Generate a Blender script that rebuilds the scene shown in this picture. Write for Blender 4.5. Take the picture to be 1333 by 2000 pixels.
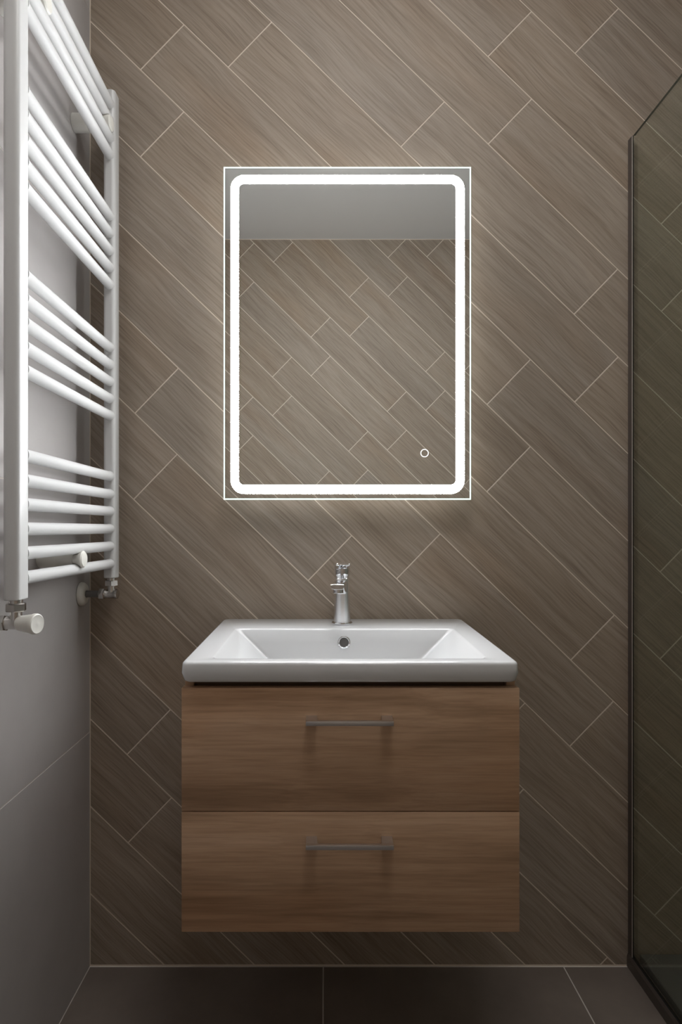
import bpy, bmesh, math
from mathutils import Vector, Matrix

# ------------------------------------------------------------------ camera, world, exposure
for o in list(bpy.data.objects):
    bpy.data.objects.remove(o)
scene = bpy.context.scene
C = scene.collection

F_PX = 1173.0                 # focal length in pixels of the 1333 x 2000 frame
CAM_Z = 1.099
cam_d = bpy.data.cameras.new('camera')
cam_d.sensor_fit = 'VERTICAL'
cam_d.sensor_height = 36.0
cam_d.lens = F_PX / 2000.0 * 36.0
cam_d.shift_x = (666.5 - 635.0) / 2000.0
cam_d.shift_y = (1033.0 - 1000.0) / 2000.0
cam_d.clip_start = 0.02
cam = bpy.data.objects.new('camera', cam_d)
cam.location = (0, 0, CAM_Z)
cam.rotation_euler = (math.pi / 2, 0, 0)
C.objects.link(cam)
scene.camera = cam

w = bpy.data.worlds.new('world')
scene.world = w
w.use_nodes = True
w.node_tree.nodes['Background'].inputs[0].default_value = (0, 0, 0, 1)
w.node_tree.nodes['Background'].inputs[1].default_value = 0.0

scene.view_settings.view_transform = 'Standard'
scene.view_settings.look = 'None'
scene.view_settings.gamma = 1.0
scene.view_settings.use_curve_mapping = False
scene.view_settings.exposure = 0.0

FILL_LAMP = 12.5           # dome of the added fill lamp, out of view
LED_FRONT = 88.0              # frosted band in the mirror
LED_BACK = 4.0                # strip round the mirror's back box
LED_EDGE = 1.15                # light leaving the pane's cut edge

# ------------------------------------------------------------------ room dimensions (metres)
YB = 1.51       # back wall face
YO = -0.494     # wall opposite
XL = -0.591     # left wall face
XR = 1.62       # right wall face (inside the shower)
ZC = 2.75       # ceiling


# ------------------------------------------------------------------ materials
def new_mat(name):
    m = bpy.data.materials.new(name)
    m.use_nodes = True
    nt = m.node_tree
    b = nt.nodes['Principled BSDF']
    return m, nt, b


def plain(name, col, rough=0.5, metal=0.0, spec=0.5, coat=0.0):
    m, nt, b = new_mat(name)
    b.inputs['Base Color'].default_value = (*col, 1)
    b.inputs['Roughness'].default_value = rough
    b.inputs['Metallic'].default_value = metal
    b.inputs['Specular IOR Level'].default_value = spec
    if coat:
        b.inputs['Coat Weight'].default_value = coat
        b.inputs['Coat Roughness'].default_value = 0.05
    return m


def emis(name, col, strength):
    m, nt, b = new_mat(name)
    b.inputs['Base Color'].default_value = (0.8, 0.8, 0.8, 1)
    b.inputs['Emission Color'].default_value = (*col, 1)
    b.inputs['Emission Strength'].default_value = strength
    return m


def N(nt, t, **kw):
    n = nt.nodes.new(t)
    for k, v in kw.items():
        setattr(n, k, v)
    return n


def ramp(nt, stops):
    r = N(nt, 'ShaderNodeValToRGB')
    e = r.color_ramp.elements
    while len(e) > 1:
        e.remove(e[-1])
    e[0].position = stops[0][0]
    e[0].color = (*stops[0][1], 1)
    for p, c in stops[1:]:
        q = e.new(p)
        q.color = (*c, 1)
    return r


def wood(name, dark, mid, light, knot, stretch=(1.6, 26, 26), fine=(5, 190, 190), rough=0.55,
         hue_var=0.18, bump=0.15, seed_gain=37.0, fine_amt=0.35, wave=0.03, sat_var=0.0):
    """wood grain running along local X; every object gets its own stretch of grain"""
    m, nt, b = new_mat(name)
    L = nt.links.new
    tc = N(nt, 'ShaderNodeTexCoord')
    oi = N(nt, 'ShaderNodeObjectInfo')
    mul = N(nt, 'ShaderNodeMath', operation='MULTIPLY')
    mul.inputs[1].default_value = seed_gain
    L(oi.outputs['Random'], mul.inputs[0])
    cmb = N(nt, 'ShaderNodeCombineXYZ')
    for i in range(3):
        L(mul.outputs[0], cmb.inputs[i])
    add = N(nt, 'ShaderNodeVectorMath', operation='ADD')
    L(tc.outputs['Object'], add.inputs[0])
    L(cmb.outputs[0], add.inputs[1])
    # gentle waviness of the grain
    wn = N(nt, 'ShaderNodeTexNoise')
    wn.inputs['Scale'].default_value = 3.2
    wn.inputs['Detail'].default_value = 2
    L(add.outputs[0], wn.inputs['Vector'])
    sub = N(nt, 'ShaderNodeVectorMath', operation='SUBTRACT')
    L(wn.outputs['Color'], sub.inputs[0])
    sub.inputs[1].default_value = (0.5, 0.5, 0.5)
    sc = N(nt, 'ShaderNodeVectorMath', operation='MULTIPLY')
    L(sub.outputs[0], sc.inputs[0])
    sc.inputs[1].default_value = (0.0, wave, 0.0)
    wav = N(nt, 'ShaderNodeVectorMath', operation='ADD')
    L(add.outputs[0], wav.inputs[0])
    L(sc.outputs[0], wav.inputs[1])

    def stretched(s, detail, rg=0.6):
        mp = N(nt, 'ShaderNodeVectorMath', operation='MULTIPLY')
        L(wav.outputs[0], mp.inputs[0])
        mp.inputs[1].default_value = s
        n = N(nt, 'ShaderNodeTexNoise')
        n.inputs['Scale'].default_value = 1.0
        n.inputs['Detail'].default_value = detail
        n.inputs['Roughness'].default_value = rg
        L(mp.outputs[0], n.inputs['Vector'])
        return n
    broad = stretched(stretch, 4)
    finen = stretched(fine, 3, 0.7)
    blot = stretched((1.8, 5, 5), 2)
    r1 = ramp(nt, [(0.25, dark), (0.5, mid), (0.75, light)])
    L(broad.outputs['Fac'], r1.inputs[0])
    # fine pores
    r2 = ramp(nt, [(0.30, (0.62, 0.60, 0.58)), (0.55, (1, 1, 1)), (0.75, (1.12, 1.12, 1.12))])
    L(finen.outputs['Fac'], r2.inputs[0])
    mx = N(nt, 'ShaderNodeMix', data_type='RGBA', blend_type='MULTIPLY')
    mx.inputs[0].default_value = fine_amt
    L(r1.outputs[0], mx.inputs[6])
    L(r2.outputs[0], mx.inputs[7])
    # warm blotches
    r3 = ramp(nt, [(0.52, (0, 0, 0)), (0.78, (0.75, 0.75, 0.75))])
    L(blot.outputs['Fac'], r3.inputs[0])
    mx2 = N(nt, 'ShaderNodeMix', data_type='RGBA', blend_type='MIX')
    L(r3.outputs[0], mx2.inputs[0])
    L(mx.outputs[2], mx2.inputs[6])
    mx3 = N(nt, 'ShaderNodeMix', data_type='RGBA', blend_type='MULTIPLY')
    mx3.inputs[0].default_value = 1.0
    L(mx.outputs[2], mx3.inputs[6])
    mx3.inputs[7].default_value = (*knot, 1)
    L(mx3.outputs[2], mx2.inputs[7])
    # tile to tile variation
    hv = N(nt, 'ShaderNodeHueSaturation')
    mr = N(nt, 'ShaderNodeMapRange')
    mr.inputs[3].default_value = 1.0 - hue_var / 2
    mr.inputs[4].default_value = 1.0 + hue_var / 2
    L(oi.outputs['Random'], mr.inputs[0])
    L(mr.outputs[0], hv.inputs['Value'])
    fr_ = N(nt, 'ShaderNodeMath', operation='FRACT')
    m7 = N(nt, 'ShaderNodeMath', operation='MULTIPLY')
    m7.inputs[1].default_value = 7.31
    L(oi.outputs['Random'], m7.inputs[0])
    L(m7.outputs[0], fr_.inputs[0])
    ms = N(nt, 'ShaderNodeMapRange')
    ms.inputs[3].default_value = 1.0 - sat_var / 2
    ms.inputs[4].default_value = 1.0 + sat_var / 2
    L(fr_.outputs[0], ms.inputs[0])
    L(ms.outputs[0], hv.inputs['Saturation'])
    L(mx2.outputs[2], hv.inputs['Color'])
    L(hv.outputs[0], b.inputs['Base Color'])
    b.inputs['Roughness'].default_value = rough
    b.inputs['Specular IOR Level'].default_value = 0.35
    bp = N(nt, 'ShaderNodeBump')
    bp.inputs['Strength'].default_value = bump
    bp.inputs['Distance'].default_value = 0.002
    L(finen.outputs['Fac'], bp.inputs['Height'])
    L(bp.outputs[0], b.inputs['Normal'])
    return m


def stone(name, c0, c1, rough=0.5, scale=3.0):
    m, nt, b = new_mat(name)
    L = nt.links.new
    tc = N(nt, 'ShaderNodeTexCoord')
    n1 = N(nt, 'ShaderNodeTexNoise')
    n1.inputs['Scale'].default_value = scale
    n1.inputs['Detail'].default_value = 6
    n1.inputs['Roughness'].default_value = 0.62
    L(tc.outputs['Object'], n1.inputs['Vector'])
    r = ramp(nt, [(0.3, c0), (0.7, c1)])
    L(n1.outputs['Fac'], r.inputs[0])
    L(r.outputs[0], b.inputs['Base Color'])
    b.inputs['Roughness'].default_value = rough
    b.inputs['Specular IOR Level'].default_value = 0.4
    n2 = N(nt, 'ShaderNodeTexNoise')
    n2.inputs['Scale'].default_value = 60
    n2.inputs['Detail'].default_value = 4
    L(tc.outputs['Object'], n2.inputs['Vector'])
    bp = N(nt, 'ShaderNodeBump')
    bp.inputs['Strength'].default_value = 0.05
    bp.inputs['Distance'].default_value = 0.002
    L(n2.outputs['Fac'], bp.inputs['Height'])
    L(bp.outputs[0], b.inputs['Normal'])
    return m


def glass_mat(name):
    m = bpy.data.materials.new(name)
    m.use_nodes = True
    nt = m.node_tree
    L = nt.links.new
    nt.nodes.clear()
    out = N(nt, 'ShaderNodeOutputMaterial')
    tr = N(nt, 'ShaderNodeBsdfTransparent')
    tr.inputs[0].default_value = (0.90, 0.925, 0.885, 1)
    gl = N(nt, 'ShaderNodeBsdfGlossy')
    gl.inputs['Roughness'].default_value = 0.0
    fr = N(nt, 'ShaderNodeFresnel')
    ge = N(nt, 'ShaderNodeNewGeometry')
    io = N(nt, 'ShaderNodeMapRange')          # same reflectance on both faces of the thin sheet
    io.inputs[3].default_value = 1.45
    io.inputs[4].default_value = 1.0 / 1.45
    L(ge.outputs['Backfacing'], io.inputs[0])
    L(io.outputs[0], fr.inputs[0])
    mix = N(nt, 'ShaderNodeMixShader')
    L(fr.outputs[0], mix.inputs[0])
    L(tr.outputs[0], mix.inputs[1])
    L(gl.outputs[0], mix.inputs[2])
    L(mix.outputs[0], out.inputs[0])
    return m


M = {}
M['tile_wood'] = wood('tile_wood', (0.290, 0.234, 0.183), (0.352, 0.289, 0.231), (0.398, 0.334, 0.275),
                      (0.95, 0.85, 0.75), fine_amt=0.8, sat_var=0.16, hue_var=0.09, stretch=(1.6, 34, 34), fine=(7, 230, 230))
M['grout'] = plain('grout', (0.74, 0.65, 0.56), 0.85, spec=0.2)
M['grout_grey'] = plain('grout_grey', (0.60, 0.56, 0.52), 0.85, spec=0.2)
M['tile_grey'] = stone('tile_grey', (0.400, 0.380, 0.373), (0.490, 0.468, 0.460), 0.48, 2.2)
M['tile_floor'] = stone('tile_floor', (0.150, 0.122, 0.104), (0.215, 0.180, 0.155), 0.5, 4.0)
M['tray'] = stone('tray', (0.12, 0.12, 0.115), (0.16, 0.16, 0.15), 0.5, 6.0)
M['paint'] = plain('paint', (0.80, 0.80, 0.79), 0.9, spec=0.2)
M['porcelain'] = plain('porcelain', (0.68, 0.69, 0.70), 0.12, spec=0.5, coat=0.4)
M['enamel'] = plain('enamel', (0.645, 0.65, 0.65), 0.36, spec=0.5)
M['plastic_white'] = plain('plastic_white', (0.78, 0.77, 0.72), 0.35)
M['chrome'] = plain('chrome', (0.82, 0.83, 0.85), 0.06, metal=1.0)
M['satin_chrome'] = plain('satin_chrome', (0.93, 0.94, 0.96), 0.26, metal=1.0)
M['dull_chrome'] = plain('dull_chrome', (0.62, 0.60, 0.58), 0.2, metal=1.0)
M['nickel'] = plain('nickel', (0.68, 0.68, 0.70), 0.28, metal=1.0)
M['pipe'] = plain('pipe', (0.16, 0.155, 0.15), 0.5)
M['mirror'] = plain('mirror', (0.90, 0.915, 0.90), 0.0, metal=1.0)
M['housing'] = plain('housing', (0.75, 0.75, 0.75), 0.5)
M['opal'] = emis('opal', (1.0, 0.985, 0.965), FILL_LAMP)
M['led'] = emis('led', (0.97, 0.985, 1.0), LED_FRONT)
M['led_back'] = emis('led_back', (1.0, 0.98, 0.96), LED_BACK)
M['lit_edge'] = emis('lit_edge', (0.74, 1.0, 0.92), LED_EDGE)
M['ring'] = emis('ring', (0.95, 1.0, 1.0), 1.2)
M['glass'] = glass_mat('glass')
M['bronze'] = plain('bronze', (0.085, 0.070, 0.060), 0.42, metal=0.0, spec=0.5)
M['gasket'] = plain('gasket', (0.008, 0.008, 0.008), 0.6)
M['lip_glint'] = plain('lip_glint', (0.55, 0.50, 0.44), 0.4)  # pale tone for the highlight painted on the channel lip
M['oak'] = wood('oak', (0.275, 0.163, 0.092), (0.510, 0.332, 0.211), (0.610, 0.415, 0.280),
                (0.95, 0.78, 0.62), stretch=(1.3, 40, 22), fine=(6, 260, 200), rough=0.5,
                hue_var=0.04, bump=0.1, seed_gain=11.0, fine_amt=0.5)
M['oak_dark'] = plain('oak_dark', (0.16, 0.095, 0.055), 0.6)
M['black'] = plain('black', (0.012, 0.012, 0.012), 0.5)
M['overflow_dark'] = plain('overflow_dark', (0.10, 0.095, 0.09), 0.4)


# ------------------------------------------------------------------ mesh helpers
def link(name, bm, mat, parent=None, smooth=None, loc=None):
    me = bpy.data.meshes.new(name)
    bmesh.ops.recalc_face_normals(bm, faces=bm.faces[:])
    bm.to_mesh(me)
    bm.free()
    if smooth is not None:
        for p in me.polygons:
            p.use_smooth = True
        me.set_sharp_from_angle(angle=math.radians(smooth))
    me.materials.append(mat)
    o = bpy.data.objects.new(name, me)
    if loc is not None:
        o.location = loc
    C.objects.link(o)
    if parent:
        o.parent = parent
    return o


def empty(name, loc, label, cat, group=None):
    o = bpy.data.objects.new(name, None)
    o.location = loc
    o.empty_display_size = 0.1
    o['label'] = label
    o['category'] = cat
    if group:
        o['group'] = group
    C.objects.link(o)
    return o


def bbox(bm, x0, x1, y0, y1, z0, z1, bev=0.0, segs=2, off=(0, 0, 0)):
    ox, oy, oz = off
    v = [bm.verts.new((x - ox, y - oy, z - oz)) for x in (x0, x1) for y in (y0, y1) for z in (z0, z1)]
    fs = [(0, 1, 3, 2), (4, 6, 7, 5), (0, 4, 5, 1), (2, 3, 7, 6), (0, 2, 6, 4), (1, 5, 7, 3)]
    faces = [bm.faces.new([v[i] for i in f]) for f in fs]
    if bev:
        ed = set(e for f in faces for e in f.edges)
        bmesh.ops.bevel(bm, geom=list(ed), offset=bev, segments=segs, profile=0.5, affect='EDGES')
    return bm


def box(name, x0, x1, y0, y1, z0, z1, mat, parent=None, bev=0.0, segs=2, origin=(0, 0, 0)):
    """box given in world metres, stored relative to the origin of its parent thing"""
    bm = bbox(bmesh.new(), x0, x1, y0, y1, z0, z1, bev, segs, origin)
    return link(name, bm, mat, parent, 35 if bev else None)


def lathe(bm, prof, base, axis, n=32, cap=True, phase=0.0):
    """revolve profile [(radius, distance along axis)] about axis from base"""
    a = Vector(axis).normalized()
    t = Vector((0, 0, 1)) if abs(a.z) < 0.9 else Vector((1, 0, 0))
    u = a.cross(t).normalized()
    v = a.cross(u).normalized()
    base = Vector(base)
    rings = []
    for r, d in prof:
        rings.append([bm.verts.new(base + a * d + (u * math.cos(2 * math.pi * i / n + phase)
                                                   + v * math.sin(2 * math.pi * i / n + phase)) * max(r, 1e-5))
                      for i in range(n)])
    for k in range(len(rings) - 1):
        for i in range(n):
            j = (i + 1) % n
            bm.faces.new((rings[k][i], rings[k][j], rings[k + 1][j], rings[k + 1][i]))
    if cap:
        bm.faces.new(rings[0])
        bm.faces.new(rings[-1])
    return bm


def rrect(cx, cy, hx, hy, r, seg=5):
    """rounded rectangle outline in the plane, counter-clockwise"""
    pts = []
    r = max(min(r, hx * 0.98, hy * 0.98), 1e-5)
    for sx, sy, a0 in ((1, 1, 0), (-1, 1, 90), (-1, -1, 180), (1, -1, 270)):
        for i in range(seg + 1):
            a = math.radians(a0 + 90 * i / seg)
            pts.append((cx + sx * (hx - r) + r * math.cos(a), cy + sy * (hy - r) + r * math.sin(a)))
    return pts


def loft(bm, loops, cap0=True, cap1=True):
    R = [[bm.verts.new(p) for p in lp] for lp in loops]
    n = len(R[0])
    for k in range(len(R) - 1):
        for i in range(n):
            j = (i + 1) % n
            bm.faces.new((R[k][i], R[k][j], R[k + 1][j], R[k + 1][i]))
    if cap0:
        bm.faces.new(R[0])
    if cap1:
        bm.faces.new(R[-1])
    return bm


def structure(o):
    o['kind'] = 'structure'
    return o


# ------------------------------------------------------------------ the setting
T = 0.10
REC = 0.0006      # grout lies this far behind the tile faces
wall_back = structure(box('wall_back', XL - T, XR + T, YB + REC, YB + T, -0.1, ZC, M['grout']))
wall_front = structure(box('wall_front', XL - T, XR + T, YO - T, YO - REC, -0.1, ZC, M['grout']))
wall_left = structure(box('wall_left', XL - T, XL - REC, YO - REC, YB + REC, -0.1, ZC, M['grout_grey']))
wall_right = structure(box('wall_right', XR + REC, XR + T, YO - REC, YB + REC, -0.1, ZC, M['grout_grey']))
floor = structure(box('floor', XL - REC, XR + REC, YO - REC, YB + REC, -0.1, -REC, M['grout_grey']))
ceiling = structure(box('ceiling', XL - T, XR + T, YO - T, YB + T, ZC, ZC + 0.1, M['paint']))
for o_, l_, c_ in ((wall_back, 'wood-look planks laid diagonally behind the basin and lit mirror', 'wall'),
                   (wall_front, 'wood-look planks laid diagonally on the wall seen in the mirror', 'wall'),
                   (wall_left, 'large plain grey tiles behind the white towel radiator', 'wall'),
                   (wall_right, 'large grey tiles inside the shower', 'wall'),
                   (floor, 'dark square floor tiles with thin pale joints', 'floor'),
                   (ceiling, 'plain white painted ceiling', 'ceiling')):
    o_['label'] = l_
    o_['category'] = c_


def clip_poly(poly, rect):
    x0, x1, z0, z1 = rect
    for ax, lim, sgn in ((0, x0, 1), (0, x1, -1), (1, z0, 1), (1, z1, -1)):
        out = []
        for i in range(len(poly)):
            p, q = poly[i], poly[(i + 1) % len(poly)]
            dp, dq = sgn * (p[ax] - lim), sgn * (q[ax] - lim)
            if dp >= 0:
                out.append(p)
            if (dp >= 0) != (dq >= 0):
                t = dp / (dp - dq)
                out.append((p[0] + t * (q[0] - p[0]), p[1] + t * (q[1] - p[1])))
        poly = out
        if len(poly) < 3:
            return []
    return poly


def area(p):
    return 0.5 * abs(sum(p[i][0] * p[(i + 1) % len(p)][1] - p[(i + 1) % len(p)][0] * p[i][1] for i in range(len(p))))


def slab_mesh(pts, name, mat, thick=0.007, cham=0.0007):
    """a tile: outline in local XY, front face at z = 0, a tiny chamfer round the front"""
    cx = sum(p[0] for p in pts) / len(pts)
    cy = sum(p[1] for p in pts) / len(pts)

    def ins(p):
        d = math.hypot(p[0] - cx, p[1] - cy)
        k = max(0.0, 1 - cham * 1.4 / max(d, 1e-4))
        return (cx + (p[0] - cx) * k, cy + (p[1] - cy) * k)
    bm = bmesh.new()
    loft(bm, [[(x, y, -thick) for x, y in pts], [(x, y, -cham) for x, y in pts],
              [(*ins(p), 0.0) for p in pts]])
    me = bpy.data.meshes.new(name)
    bmesh.ops.recalc_face_normals(bm, faces=bm.faces[:])
    bm.to_mesh(me)
    bm.free()
    me.materials.append(mat)
    return me


def interp(x, tab):
    if x <= tab[0][0]:
        return tab[0][1]
    for (a, p), (b_, q) in zip(tab, tab[1:]):
        if x <= b_:
            return p + (q - p) * (x - a) / (b_ - a)
    return tab[-1][1]


def plank_wall(wall, y, facing, theta, v0, dv, offA, offB, period, rect, gap):
    """diagonal planks: courses at v0 + dv*n (upper edge), end joints every `period` along u"""
    th = math.radians(theta)
    c, s = math.cos(th), math.sin(th)
    if facing < 0:   # faces -y: the wall in front of the camera
        U, V = Vector((c, 0, -s)), Vector((s, 0, c))
        su = 1
    else:
        U, V = Vector((-c, 0, s)), Vector((s, 0, c))
        su = -1
    Nn = U.cross(V)
    full = None
    for n in range(-14, 20):
        vt = v0 + dv * n
        vb = vt - dv
        off = interp(vt, offA if n % 2 == 0 else offB)
        for k in range(-6, 7):
            u0 = off + period * (k - 1)
            u1 = u0 + period
            g = gap / 2
            uv = [(u0 + g, vb + g), (u1 - g, vb + g), (u1 - g, vt - g), (u0 + g, vt - g)]
            # (u, v) -> (x, z)
            xz = [(a * c + b_ * s, -a * s + b_ * c + CAM_Z) for a, b_ in uv]
            cl = clip_poly(xz, rect)
            if not cl or area(cl) < 2e-4:
                continue
            uc, vc = (u0 + u1) / 2, (vb + vt) / 2
            org = Vector((uc * c + vc * s, y, -uc * s + vc * c + CAM_Z))
            is_full = abs(area(cl) - (period - gap) * (dv - gap)) < 1e-6
            if is_full and full:
                me = full
            else:
                loc = []
                for x, z in cl:
                    d = Vector((x, y, z)) - org
                    loc.append((d.dot(U), d.dot(V)))
                me = slab_mesh(loc, 'tile', M['tile_wood'])
                if is_full:
                    full = me
            o = bpy.data.objects.new('tile', me)
            R = Matrix((U, V, Nn)).transposed().to_4x4()
            o.matrix_world = Matrix.Translation(org) @ R
            C.objects.link(o)
            o.parent = wall


plank_wall(wall_back, YB, -1, 44.0, 0.035, 0.1578,
           [(-0.75, 0.030), (0.03, 0.060), (0.66, 0.076), (1.5, 0.076)],
           [(-0.75, 0.192), (0.1, 0.214), (0.6, 0.231), (1.5, 0.228)],
           0.606, (XL + 0.0014, XR - 0.0014, 0.0035, ZC - 0.003), 0.0026)
plank_wall(wall_front, YO, 1, 44.2, 0.806 - 0.1578 * 0.5, 0.1578,
           [(-1, -0.664 + 0.606), (2, -0.664 + 0.606)], [(-1, -0.815 + 0.606), (2, -0.820 + 0.606)],
           0.606, (XL + 0.003, XR - 0.003, 0.005, ZC - 0.004), 0.0034)


def slab_grid(parent, us, vs, to_world, basis, mat, gap, name='tile'):
    """rectangular tiles between grid lines us x vs; to_world(u, v) -> Vector"""
    U, V = basis
    Nn = U.cross(V)
    for a, b_ in zip(us, us[1:]):
        for p, q in zip(vs, vs[1:]):
            g = gap / 2
            hu, hv = (b_ - a) / 2 - g, (q - p) / 2 - g
            me = slab_mesh([(-hu, -hv), (hu, -hv), (hu, hv), (-hu, hv)], name, mat)
            o = bpy.data.objects.new(name, me)
            o.matrix_world = Matrix.Translation(to_world((a + b_) / 2, (p + q) / 2)) @ \
                Matrix((U, V, Nn)).transposed().to_4x4()
            C.objects.link(o)
            o.parent = parent


zs = [0.0, 0.590, 1.192, 1.794, 2.396, ZC]
slab_grid(wall_left, [YO, 0.305, YB - 0.001], zs, lambda u, v: Vector((XL, u, v)),
          (Vector((0, 1, 0)), Vector((0, 0, 1))), M['tile_grey'], 0.0026)
slab_grid(wall_right, [-YB + 0.001, -0.305, -YO], zs, lambda u, v: Vector((XR, -u, v)),
          (Vector((0, -1, 0)), Vector((0, 0, 1))), M['tile_grey'], 0.0026)
slab_grid(floor, [XL, -0.004, 0.600, 1.204, XR], [YO, 0.31, 0.91, YB - 0.002], lambda u, v: Vector((u, v, 0.0)),
          (Vector((1, 0, 0)), Vector((0, 1, 0))), M['tile_floor'], 0.0028)

# unseen lamp added on the ceiling to lift the room's fill light
lorg = Vector((0.12, 0.61, ZC))
lamp = empty('added_fill_lamp', lorg, 'added unseen fill lamp, a round opal dome on the white ceiling', 'fill lamp')
bm = bmesh.new()
lathe(bm, [(0.268, -0.0005), (0.273, -0.004), (0.273, -0.020), (0.264, -0.024), (0.10, -0.024)], (0, 0, 0), (0, 0, 1), 48)
link('fill_lamp_base', bm, M['housing'], lamp, 35)
bm = bmesh.new()
lathe(bm, [(0.260, -0.0245), (0.260, -0.040), (0.250, -0.056), (0.222, -0.070), (0.165, -0.081), (0.09, -0.087), (0.01, -0.088)],
      (0, 0, 0), (0, 0, 1), 48)
link('fill_lamp_dome', bm, M['opal'], lamp, 50)

# raised shower tray behind the screen
bm = bmesh.new()
tx0, tx1, ty0, ty1 = 0.790, XR - 0.002, YO + 0.002, YB - 0.002
tcx, tcy, thx, thy = (tx0 + tx1) / 2, (ty0 + ty1) / 2, (tx1 - tx0) / 2, (ty1 - ty0) / 2
loft(bm, [[(x, y, 0.0005) for x, y in rrect(tcx, tcy, thx, thy, 0.004)],
          [(x, y, 0.030) for x, y in rrect(tcx, tcy, thx, thy, 0.004)],
          [(x, y, 0.032) for x, y in rrect(tcx, tcy, thx - 0.002, thy - 0.002, 0.004)],
          [(x, y, 0.032) for x, y in rrect(tcx, tcy, thx - 0.05, thy - 0.05, 0.03)],
          [(x, y, 0.026) for x, y in rrect(tcx, tcy, thx - 0.06, thy - 0.06, 0.03)]])
tray = link('shower_tray', bm, M['tray'], None, 35)
tray['label'] = 'low dark shower tray on the floor behind the glass screen'
tray['category'] = 'shower tray'

# ------------------------------------------------------------------ vanity cabinet
VX0, VX1 = -0.2545, 0.3455
VC = (VX0 + VX1) / 2
VF = 1.065                     # face of the drawer fronts
org = Vector((VC, (VF + YB) / 2, 0.384))
cab = empty('vanity_cabinet', org, 'wall-hung wooden vanity cabinet with two drawers under the white basin', 'cabinet')
yb = YB - 0.0005
box('side_panel', VX0 + 0.0015, VX0 + 0.0175, VF + 0.021, yb, 0.386, 0.8262, M['oak'], cab, 0.0006, 1, org)
box('side_panel', VX1 - 0.0175, VX1 - 0.0015, VF + 0.021, yb, 0.386, 0.8262, M['oak'], cab, 0.0006, 1, org)
box('bottom_panel', VX0 + 0.018, VX1 - 0.018, VF + 0.021, yb, 0.387, 0.403, M['oak'], cab, 0.0006, 1, org)
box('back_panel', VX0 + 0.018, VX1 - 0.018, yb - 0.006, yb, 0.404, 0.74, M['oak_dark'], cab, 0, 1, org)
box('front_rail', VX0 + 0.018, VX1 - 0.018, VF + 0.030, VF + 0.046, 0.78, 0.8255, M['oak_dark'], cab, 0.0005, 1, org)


def drawer(z0, z1, hz):
    d = box('drawer_front', VX0, VX1, VF, VF + 0.019, z0, z1, M['oak'], cab, 0.0009, 2, org)
    # bar handle: square bar on two flat feet
    bm = bmesh.new()
    hx = VC - 0.0025
    hl = 0.076
    bbox(bm, hx - hl, hx + hl, VF - 0.030, VF - 0.022, hz - 0.0040, hz + 0.0040, 0.0008, 2, org)
    for s in (-1, 1):
        xa, xb = (hx - hl, hx - hl + 0.0205) if s < 0 else (hx + hl - 0.0205, hx + hl)
        # foot, tapering from the bar back to the drawer front
        lo = []
        for y, ins_, hh in ((VF - 0.0235, 0.0, 0.0034), (VF - 0.012, 0.0012 * 1, 0.0042), (VF + 0.0004, 0.0018, 0.0052)):
            x_a, x_b = (xa, xb - ins_) if s < 0 else (xa + ins_, xb)
            lo.append([(x - org.x, y - org.y, z - org.z) for x, z in
                       ((x_a, hz - hh), (x_b, hz - hh), (x_b, hz + hh), (x_a, hz + hh))])
        loft(bm, lo)
    h = link('handle', bm, M['nickel'], d, 35)
    h['label'] = 'brushed metal bar handle on two feet'
    return d


drawer(0.5985, 0.8165, 0.763)
drawer(0.3840, 0.5968, 0.549)

# ------------------------------------------------------------------ washbasin
SF = 1.0585
SX0, SX1 = -0.2555, 0.3450
scx, shx = (SX0 + SX1) / 2, (SX1 - SX0) / 2
SB = YB - 0.0005
scy, shy = (SF + SB) / 2, (SB - SF) / 2
ZT, ZB = 0.8737, 0.8268


def ring(z, ins_, r):
    return [(x, y, z) for x, y in rrect(scx, scy, shx - ins_, shy - ins_, r, 6)]


loops = []
# hidden underside of the bowl, then the slab from the bottom up
bc_y = (1.090 + 1.353) / 2


def bowl(z, x_half, y0, y1, r):
    return [(x, y, z) for x, y in rrect(scx, (y0 + y1) / 2, x_half, (y1 - y0) / 2, r, 6)]


loops.append(bowl(0.746, 0.120, 1.150, 1.335, 0.03))
loops.append(bowl(0.750, 0.150, 1.130, 1.355, 0.035))
loops.append(bowl(ZB + 0.001, 0.225, 1.106, 1.384, 0.03))
loops.append(ring(ZB, 0.009, 0.012))
for a in (30, 60, 90):
    t = math.radians(a)
    loops.append(ring(ZB + 0.006 * (1 - math.cos(t)), 0.003 + 0.006 * (1 - math.sin(t)), 0.014))
loops.append(ring(ZT - 0.020, 0.0, 0.014))
for a in (0, 18, 36, 54, 72, 90):
    t = math.radians(a)
    loops.append(ring(ZT - 0.006 + 0.006 * math.sin(t), 0.001 + 0.006 * (1 - math.cos(t)), 0.014))
# rim, then the edge of the bowl
y_b, y_f = 1.374, 1.093
loops.append(bowl(ZT, 0.2515, y_f - 0.005, y_b + 0.005, 0.012))
loops.append(bowl(ZT - 0.0008, 0.2485, y_f - 0.0015, y_b + 0.0015, 0.010))
loops.append(bowl(ZT - 0.0030, 0.2455, y_f + 0.0005, y_b - 0.0005, 0.009))
loops.append(bowl(ZT - 0.030, 0.2150, y_f + 0.006, y_b - 0.007, 0.010))
loops.append(bowl(ZT - 0.060, 0.1830, y_f + 0.014, y_b - 0.014, 0.012))
loops.append(bowl(ZT - 0.090, 0.1500, y_f + 0.026, y_b - 0.023, 0.018))
loops.append(bowl(ZT - 0.102, 0.1300, y_f + 0.040, y_b - 0.036, 0.022))
loops.append(bowl(ZT - 0.108, 0.1000, y_f + 0.065, y_b - 0.060, 0.022))
loops.append(bowl(ZT - 0.110, 0.0300, 1.200, 1.265, 0.022))


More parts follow.
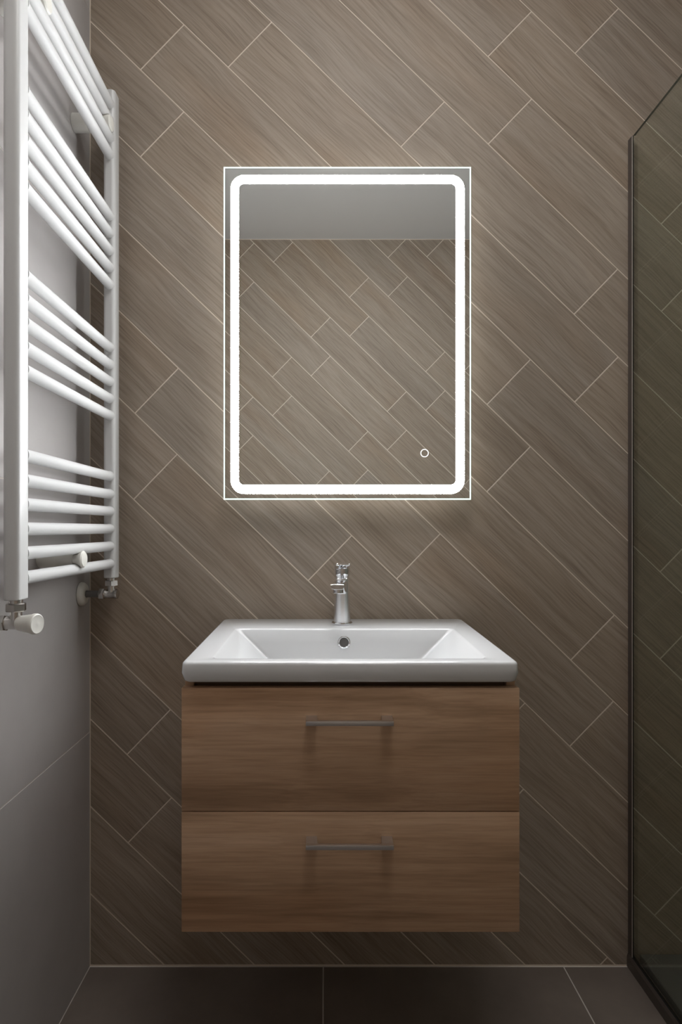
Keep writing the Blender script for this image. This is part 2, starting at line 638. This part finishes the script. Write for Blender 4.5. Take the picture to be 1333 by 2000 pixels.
def drop(p):
    # the rim falls about a centimetre from the wall to the front edge
    t = min(1.0, max(0.0, (p[2] - ZB - 0.008) / 0.010)) if p[1] < 1.075 or p[2] > ZB + 0.02 else 0.0
    if bowl_side.get(id(p)):
        t = 1.0
    return p[2] - 0.023 * (SB - p[1]) * t


bowl_side = {id(p): True for lp in loops[-9:] for p in lp}
borg = Vector((scx, scy, ZB))
basin = empty('washbasin', borg, 'white ceramic washbasin with a wide rectangular bowl on the wooden cabinet', 'washbasin')
bm = bmesh.new()
loft(bm, [[(p[0] - borg.x, p[1] - borg.y, drop(p) - borg.z) for p in lp] for lp in loops])
link('bowl', bm, M['porcelain'], basin, 40)
# overflow ring in the bowl's back wall
nv = Vector((0, -0.97, 0.24)).normalized()
oc = Vector((scx - 0.0012, 1.3672, 0.8405)) - borg
bm = bmesh.new()
lathe(bm, [(0.0094, -0.003), (0.0144, -0.003), (0.0148, 0.0022), (0.0140, 0.0042), (0.0118, 0.0048), (0.0099, 0.0034), (0.0094, -0.003)],
      oc, nv, 36, cap=False)
ov = link('overflow_ring', bm, M['chrome'], basin, 50)
ov['label'] = 'small chrome overflow ring'
bm = bmesh.new()
lathe(bm, [(0.0097, 0.0), (0.0097, 0.0008)], oc + nv * 0.0012, nv, 36)
link('overflow_opening', bm, M['overflow_dark'], ov, 40)
bm = bmesh.new()
lathe(bm, [(0.031, 0), (0.033, 0.001), (0.032, 0.0028), (0.024, 0.0038), (0.022, 0.003), (0.008, 0.005)],
      Vector((scx, 1.2325, ZT - 0.1098 - 0.0063)) - borg, (0, 0, 1), 36)
link('drain', bm, M['chrome'], basin, 40)

# ------------------------------------------------------------------ basin mixer tap
fp = Vector((0.0411, 1.4387, ZT - 0.0019))
tap = empty('mixer_tap', fp, 'chrome single-lever mixer tap on the back ledge of the basin', 'tap')
bm = bmesh.new()
lathe(bm, [(0.0205, 0.0), (0.0243, 0.0004), (0.0246, 0.0028), (0.0236, 0.0050), (0.0205, 0.0062)], (0, 0, 0), (0, 0, 1), 48)
link('base_ring', bm, M['chrome'], tap, 30)
bm = bmesh.new()
lathe(bm, [(0.0206, 0.0058), (0.0203, 0.012), (0.0192, 0.040), (0.0180, 0.075), (0.0172, 0.104), (0.0168, 0.1085), (0.0155, 0.110)],
      (0, 0, 0), (0, 0, 1), 48)
body = link('tap_body', bm, M['satin_chrome'], tap, 40)
# spout, turned a little to the left, leaves the body and droops slightly
yaw = math.radians(6.5)
fw = Vector((-math.sin(yaw), -math.cos(yaw), 0))
sd = Vector((math.cos(yaw), -math.sin(yaw), 0))
bm = bmesh.new()
lps = []
for d, z0, z1, wt, wb in ((0.004, 0.066, 0.106, 0.0135, 0.0120), (0.030, 0.080, 0.1075, 0.0150, 0.0115),
                          (0.070, 0.0925, 0.1075, 0.0160, 0.0115), (0.108, 0.0925, 0.1055, 0.0165, 0.0125),
                          (0.1155, 0.0930, 0.1050, 0.0165, 0.0130), (0.1165, 0.0940, 0.1042, 0.0155, 0.0125)):
    lp = []
    for i in range(24):
        a = 2 * math.pi * i / 24
        ca, sa = math.cos(a), math.sin(a)
        e = 0.45
        px = math.copysign(abs(ca) ** e, ca)
        pz = math.copysign(abs(sa) ** e, sa)
        ww = wb + (wt - wb) * (pz + 1) / 2
        lp.append(tuple(fw * d + sd * (px * ww) + Vector((0, 0, (z0 + z1) / 2 + pz * (z1 - z0) / 2))))
    lps.append(lp)
loft(bm, lps)
sp = link('spout', bm, M['chrome'], tap, 40)
bm = bmesh.new()
lathe(bm, [(0.0112, 0.0), (0.0118, 0.002), (0.0118, 0.0095), (0.0112, 0.0102), (0.0090, 0.0102), (0.0088, 0.007), (0.002, 0.007)],
      fw * 0.1005 + Vector((0, 0, 0.0945)), (0, 0, -1), 36)
link('aerator', bm, M['chrome'], sp, 40)
# cartridge cap and lever
bm = bmesh.new()
lathe(bm, [(0.0140, 0.1085), (0.0150, 0.1100), (0.0152, 0.1125), (0.0182, 0.1160), (0.0190, 0.122), (0.0188, 0.134), (0.0176, 0.1415), (0.0140, 0.1450), (0.006, 0.146)],
      (0, 0, 0), (0, 0, 1), 48)
cap = link('lever_cap', bm, M['chrome'], tap, 40)
bm = bmesh.new()
lps = []
for d, z, hw, ht in ((-0.012, 0.1405, 0.0130, 0.0030), (0.006, 0.1400, 0.0170, 0.0070), (0.030, 0.1405, 0.0166, 0.0085),
                     (0.052, 0.1425, 0.0168, 0.0075), (0.070, 0.1455, 0.0172, 0.0055), (0.077, 0.1470, 0.0165, 0.0036),
                     (0.0795, 0.1475, 0.0140, 0.0020)):
    lp = []
    for i in range(24):
        a = 2 * math.pi * i / 24
        ca, sa = math.cos(a), math.sin(a)
        px = math.copysign(abs(ca) ** 0.5, ca)
        pz = math.copysign(abs(sa) ** 0.7, sa)
        lp.append((px * hw, -d, z + pz * ht))
    lps.append(lp)
loft(bm, lps)
lever = link('lever', bm, M['chrome'], tap, 40)
bm = bmesh.new()
lathe(bm, [(0.0022, 0.0), (0.0026, 0.0004), (0.0018, 0.0012)], (-0.0005, -0.0183, 0.100 - 0.018), (0, -1, 0), 16)
mk = link('temperature_mark', bm, M['gasket'], body, 40)
mk['label'] = 'small dark dot on the front of the tap body'

# ------------------------------------------------------------------ lit mirror
MY = YB - 0.047           # front face of the pane
km = F_PX / MY


def mx_(px):
    return (px - 635.0) / km


def mz_(py):
    return CAM_Z + (1033.0 - py) / km


mx0, mx1, mz0, mz1 = mx_(437.0), mx_(920.5), mz_(976.0), mz_(326.0)
mcx, mcz = (mx0 + mx1) / 2, (mz0 + mz1) / 2
mhx, mhz = (mx1 - mx0) / 2, (mz1 - mz0) / 2
morg = Vector((mcx, YB, mz0))
mir = empty('mirror', morg, 'rectangular wall mirror with a glowing frosted light band near its edge', 'mirror')


def xz_ring(name, outer, inner, y0, y1, mat, parent, sm=None):
    """frame between two outlines of equal length, from y0 (front) to y1"""
    bm = bmesh.new()
    A = [bm.verts.new((x - morg.x, y0 - morg.y, z - morg.z)) for x, z in outer]
    B = [bm.verts.new((x - morg.x, y0 - morg.y, z - morg.z)) for x, z in inner]
    A2 = [bm.verts.new((x - morg.x, y1 - morg.y, z - morg.z)) for x, z in outer]
    B2 = [bm.verts.new((x - morg.x, y1 - morg.y, z - morg.z)) for x, z in inner]
    n = len(A)
    for i in range(n):
        j = (i + 1) % n
        bm.faces.new((A[i], A[j], B[j], B[i]))
        bm.faces.new((A2[i], B2[i], B2[j], A2[j]))
        bm.faces.new((A[i], A2[i], A2[j], A[j]))
        bm.faces.new((B[i], B[j], B2[j], B2[i]))
    return link(name, bm, mat, parent, sm)


EW = 0.0032
pane = box('pane', mx0 + EW, mx1 - EW, MY, MY + 0.005, mz0 + EW, mz1 - EW, M['mirror'], mir, 0, 1, morg)
pe = xz_ring('pane_edge', [(mx0, mz0), (mx1, mz0), (mx1, mz1), (mx0, mz1)],
             [(mx0 + EW, mz0 + EW), (mx1 - EW, mz0 + EW), (mx1 - EW, mz1 - EW), (mx0 + EW, mz1 - EW)],
             MY, MY + 0.005, M['lit_edge'], mir)
pe['label'] = 'pale green-white glowing cut edge of the glass'
bx0, bx1, bz0, bz1 = mx_(451.0), mx_(907.5), mz_(964.5), mz_(342.0)
ix0, ix1, iz0, iz1 = mx_(466.5), mx_(891.0), mz_(947.0), mz_(359.0)
SEG = 10
outer = rrect((bx0 + bx1) / 2, (bz0 + bz1) / 2, (bx1 - bx0) / 2, (bz1 - bz0) / 2, 0.033, SEG)
inner = rrect((ix0 + ix1) / 2, (iz0 + iz1) / 2, (ix1 - ix0) / 2, (iz1 - iz0) / 2, 0.0125, SEG)
lb = xz_ring('light_band', outer, inner, MY - 0.0004, MY + 0.0002, M['led'], mir)
lb['label'] = 'frosted white glowing band with rounded corners'
tx, tz = mx_(829.8), mz_(885.0)
ro = [(tx + 0.0100 * math.cos(t * math.pi / 24), tz + 0.0100 * math.sin(t * math.pi / 24)) for t in range(48)]
ri = [(tx + 0.0082 * math.cos(t * math.pi / 24), tz + 0.0082 * math.sin(t * math.pi / 24)) for t in range(48)]
tb = xz_ring('touch_switch', ro, ri, MY - 0.0004, MY + 0.0002, M['ring'], mir)
tb['label'] = 'small glowing touch switch ring'
INS = 0.030
box('housing', mx0 + INS, mx1 - INS, MY + 0.0052, YB - 0.0003, mz0 + INS, mz1 - INS, M['housing'], mir, 0.001, 1, morg)
xz_ring('back_light', [(mx0 + INS - 0.004, mz0 + INS - 0.004), (mx1 - INS + 0.004, mz0 + INS - 0.004),
                       (mx1 - INS + 0.004, mz1 - INS + 0.004), (mx0 + INS - 0.004, mz1 - INS + 0.004)],
        [(mx0 + INS - 0.0003, mz0 + INS - 0.0003), (mx1 - INS + 0.0003, mz0 + INS - 0.0003),
         (mx1 - INS + 0.0003, mz1 - INS + 0.0003), (mx0 + INS - 0.0003, mz1 - INS + 0.0003)],
        MY + 0.012, MY + 0.022, M['led_back'], mir)

# ------------------------------------------------------------------ towel radiator
RX1 = -0.5030            # room side of the posts
RX0 = -0.5305
PXC = (RX0 + RX1) / 2
PY = (1.004, 1.4535)     # post centres along the wall
PD = 0.0195              # half depth along the wall
RZ0, RZ1 = 0.981, 2.150
rorg = Vector((XL, sum(PY) / 2, RZ0))
rad = empty('towel_radiator', rorg, 'white ladder towel radiator with round bars on the grey tiled wall', 'radiator')
for py in PY:
    bm = bmesh.new()
    lps = []
    for z, ins_ in ((RZ0, 0.0015), (RZ0 + 0.0015, 0.0), (RZ1 - 0.0015, 0.0), (RZ1, 0.0015)):
        lps.append([(x - rorg.x, y - rorg.y, z - rorg.z) for x, y in
                    rrect(PXC, py, (RX1 - RX0) / 2 - ins_, PD - ins_, 0.0085, 8)])
    loft(bm, lps)
    link('post', bm, M['enamel'], rad, 40)
rows = [930, 965, 998.5, 1033, 1067, 1101.5,
        678, 711.3, 744.5, 778, 811,
        421.5, 455, 488.7, 522.3, 555.5,
        202.5, 236, 268.8, 301.5]
kf = F_PX / 1.434
tube_me = None
for py_ in rows:
    z = CAM_Z + (1033.0 - py_) / kf
    if tube_me is None:
        bm = bmesh.new()
        ln = PY[1] - PY[0] - 2 * PD + 0.004
        lathe(bm, [(0.0125, 0.0), (0.0125, 0.0022), (0.0113, 0.0045), (0.0113, ln - 0.0045), (0.0125, ln - 0.0022), (0.0125, ln)],
              (0, -ln / 2, 0), (0, 1, 0), 28)
        o = link('tube', bm, M['enamel'], rad, 40)
        tube_me = o.data
    else:
        o = bpy.data.objects.new('tube', tube_me)
        C.objects.link(o)
        o.parent = rad
    o.location = (RX1 - 0.0128 - rorg.x, 0, z - rorg.z)


def bracket(y, z, kind):
    """wall stand-off with a clamp round the bars"""
    b0 = Vector((XL + 0.0003, y, z)) - rorg
    tcx_ = RX1 - 0.0128
    bm = bmesh.new()
    if kind == 'cup':
        ln = tcx_ - 0.0125 - XL
        lathe(bm, [(0.0195, 0.0), (0.0205, 0.0015), (0.0205, ln * 0.55), (0.0198, ln * 0.56), (0.0198, ln)], b0, (1, 0, 0), 36)
    else:
        ln = tcx_ - 0.004 - XL
        lathe(bm, [(0.0165, 0.0), (0.0175, 0.0015), (0.0160, ln * 0.5), (0.0150, ln * 0.52), (0.0130, ln * 0.7), (0.0122, ln)],
              b0, (1, 0, 0), 36)
    b = link('wall_bracket', bm, M['plastic_white'], rad, 40)
    bm = bmesh.new()
    if kind == 'cup':
        # hooked clamp plate wrapping the front of the bar
        x0 = tcx_ - 0.016
        lathe(bm, [(0.0165, 0.0), (0.0175, 0.001), (0.0175, 0.0285), (0.0150, 0.0310), (0.004, 0.0316)],
              Vector((x0, y, z)) - rorg, (1, 0, 0), 36)
    else:
        x0 = tcx_ - 0.004
        lathe(bm, [(0.0100, 0.0), (0.0108, 0.006), (0.0140, 0.013), (0.0172, 0.0165), (0.0176, 0.0195), (0.0150, 0.0222), (0.004, 0.0228)],
              Vector((x0, y, z)) - rorg, (1, 0, 0), 36)
    link('clamp', bm, M['plastic_white'], b, 40)


bracket(1.412, CAM_Z + (1033 - 252.5) / kf, 'cup')
bracket(1.088, CAM_Z + (1033 - 252.5) / kf, 'cup')
bracket(1.243, CAM_Z - (1084.5 - 1033) / kf, 'flared')


def valve(py, knob):
    ax = Vector((PXC, py, 0)) - Vector((rorg.x, rorg.y, 0))
    z = lambda h: h - rorg.z
    VZ = 0.9415
    bm = bmesh.new()
    lathe(bm, [(0.0108, 0), (0.0108, 0.006)], ax + Vector((0, 0, z(RZ0 + 0.0002 - 0.006))), (0, 0, 1), 24)
    lathe(bm, [(0.0150, 0), (0.0165, 0.0015), (0.0165, 0.0125), (0.0150, 0.0140)], ax + Vector((0, 0, z(0.9612))), (0, 0, 1), 6, True, 0.3)
    lathe(bm, [(0.0098, 0), (0.0092, 0.020)], ax + Vector((0, 0, z(VZ))), (0, 0, 1), 24)
    # horizontal body towards the wall
    lathe(bm, [(0.0095, 0.0), (0.0120, 0.001), (0.0124, 0.006), (0.0105, 0.009), (0.0105, 0.030), (0.0112, 0.032)],
          ax + Vector((0.016, 0, z(VZ))), (-1, 0, 0), 28)
    lathe(bm, [(0.0128, 0), (0.0140, 0.0012), (0.0140, 0.0115), (0.0128, 0.0130)], ax + Vector((-0.016, 0, z(VZ))), (-1, 0, 0), 6, True, 0.2)
    v = link('valve', bm, M['dull_chrome'], rad, 35)
    v['label'] = 'chrome radiator valve'
    bm = bmesh.new()
    wall_off = PXC - XL
    lathe(bm, [(0.0082, 0), (0.0082, wall_off - 0.028 - 0.0004)], ax + Vector((-0.028, 0, z(VZ))), (-1, 0, 0), 24)
    link('pipe', bm, M['pipe'], v, 35)
    bm = bmesh.new()
    lathe(bm, [(0.0282, 0.0), (0.0290, 0.0010), (0.0282, 0.0060), (0.0245, 0.0105), (0.0180, 0.0132), (0.0105, 0.0138), (0.0090, 0.0135), (0.0090, 0.0)],
          Vector((XL + 0.0004, py, VZ)) - rorg, (1, 0, 0), 40, cap=False)
    link('rosette', bm, M['plastic_white'], v, 40)
    if knob:
        a = math.radians(14)
        d = Vector((math.cos(a), -math.sin(a), 0))
        bm = bmesh.new()
        lathe(bm, [(0.0118, 0.0), (0.0122, 0.001), (0.0160, 0.026), (0.0166, 0.0275), (0.0172, 0.029), (0.0174, 0.033),
                   (0.0168, 0.0352), (0.0150, 0.0362), (0.0140, 0.0358), (0.003, 0.0372)],
              ax + Vector((0, 0, z(VZ))) + d * 0.006, d, 40)
        k = link('knob', bm, M['plastic_white'], v, 40)
        k['label'] = 'white plastic valve knob'


valve(PY[0], True)
valve(PY[1], False)

# ------------------------------------------------------------------ shower screen
GX0, GX1 = 0.7625, 0.7715        # channel
GY1 = 0.56                       # free end of the screen
sorg = Vector(((GX0 + GX1) / 2, YB, 0.0))
scr = empty('shower_screen', sorg, 'fixed clear glass shower screen in dark metal channels', 'shower screen')
GT = 2.075
gx = 0.7685
gl = box('glass_panel', gx - 0.0025, gx + 0.0025, GY1, YB - 0.004, 0.036, GT, M['glass'], scr, 0, 1, sorg)


M['glass_edge'] = plain('glass_edge', (0.085, 0.092, 0.078), 0.25)
box('polished_edge', gx - 0.0025, gx + 0.0025, GY1, YB - 0.019, GT, GT + 0.0006, M['glass_edge'], gl, 0, 1, sorg)


def u_profile(name, pts, axis, a0, a1, mat, parent):
    """extrude a 2D outline along y or z"""
    bm = bmesh.new()
    if axis == 'z':
        lps = [[(x - sorg.x, y - sorg.y, a - sorg.z) for x, y in pts] for a in (a0, a1)]
    else:
        lps = [[(x - sorg.x, a - sorg.y, z - sorg.z) for x, z in pts] for a in (a0, a1)]
    loft(bm, lps)
    return link(name, bm, mat, parent)


g0, g1 = gx - 0.0030, gx + 0.0030
yw, yf = YB - 0.0004, YB - 0.0185
ch = u_profile('wall_channel', [(GX0, yw), (GX0, yf), (g0, yf), (g0, yw - 0.003), (g1, yw - 0.003), (g1, yw - 0.006),
                                (GX1 + 0.0015, yw - 0.006), (GX1 + 0.0015, yw)], 'z', 0.0345, GT, M['bronze'], scr)
ch['label'] = 'dark metal wall channel holding the glass'
zt = 0.034
tk = u_profile('floor_track', [(GX0 - 0.003, 0.0003), (GX0 - 0.003, 0.026), (GX0, zt), (g0 - 0.001, zt), (g0, 0.006), (g1, 0.006), (g1, zt),
                               (GX1 + 0.0015, zt), (GX1 + 0.0060, 0.0003)], 'y', GY1, yw, M['bronze'], scr)
tk['label'] = 'dark metal floor track under the glass'
se = box('seal_and_glint', GX0 + 0.0004, GX0 + 0.0017, yf - 0.0010, yf + 0.0002, zt + 0.001, GT - 0.001, M['lip_glint'], ch, 0, 1, sorg)  # pale strip paints the lip's edge highlight, no separate part
se3 = box('gasket', g0 - 0.0012, g0 + 0.0004, yf - 0.0022, yf + 0.006, zt + 0.001, GT - 0.001, M['gasket'], ch, 0, 1, sorg)
se2 = box('seal_and_glint', g0 - 0.0022, g0 + 0.0002, GY1 + 0.001, yf - 0.002, zt, zt + 0.0016, M['gasket'], tk, 0, 1, sorg)
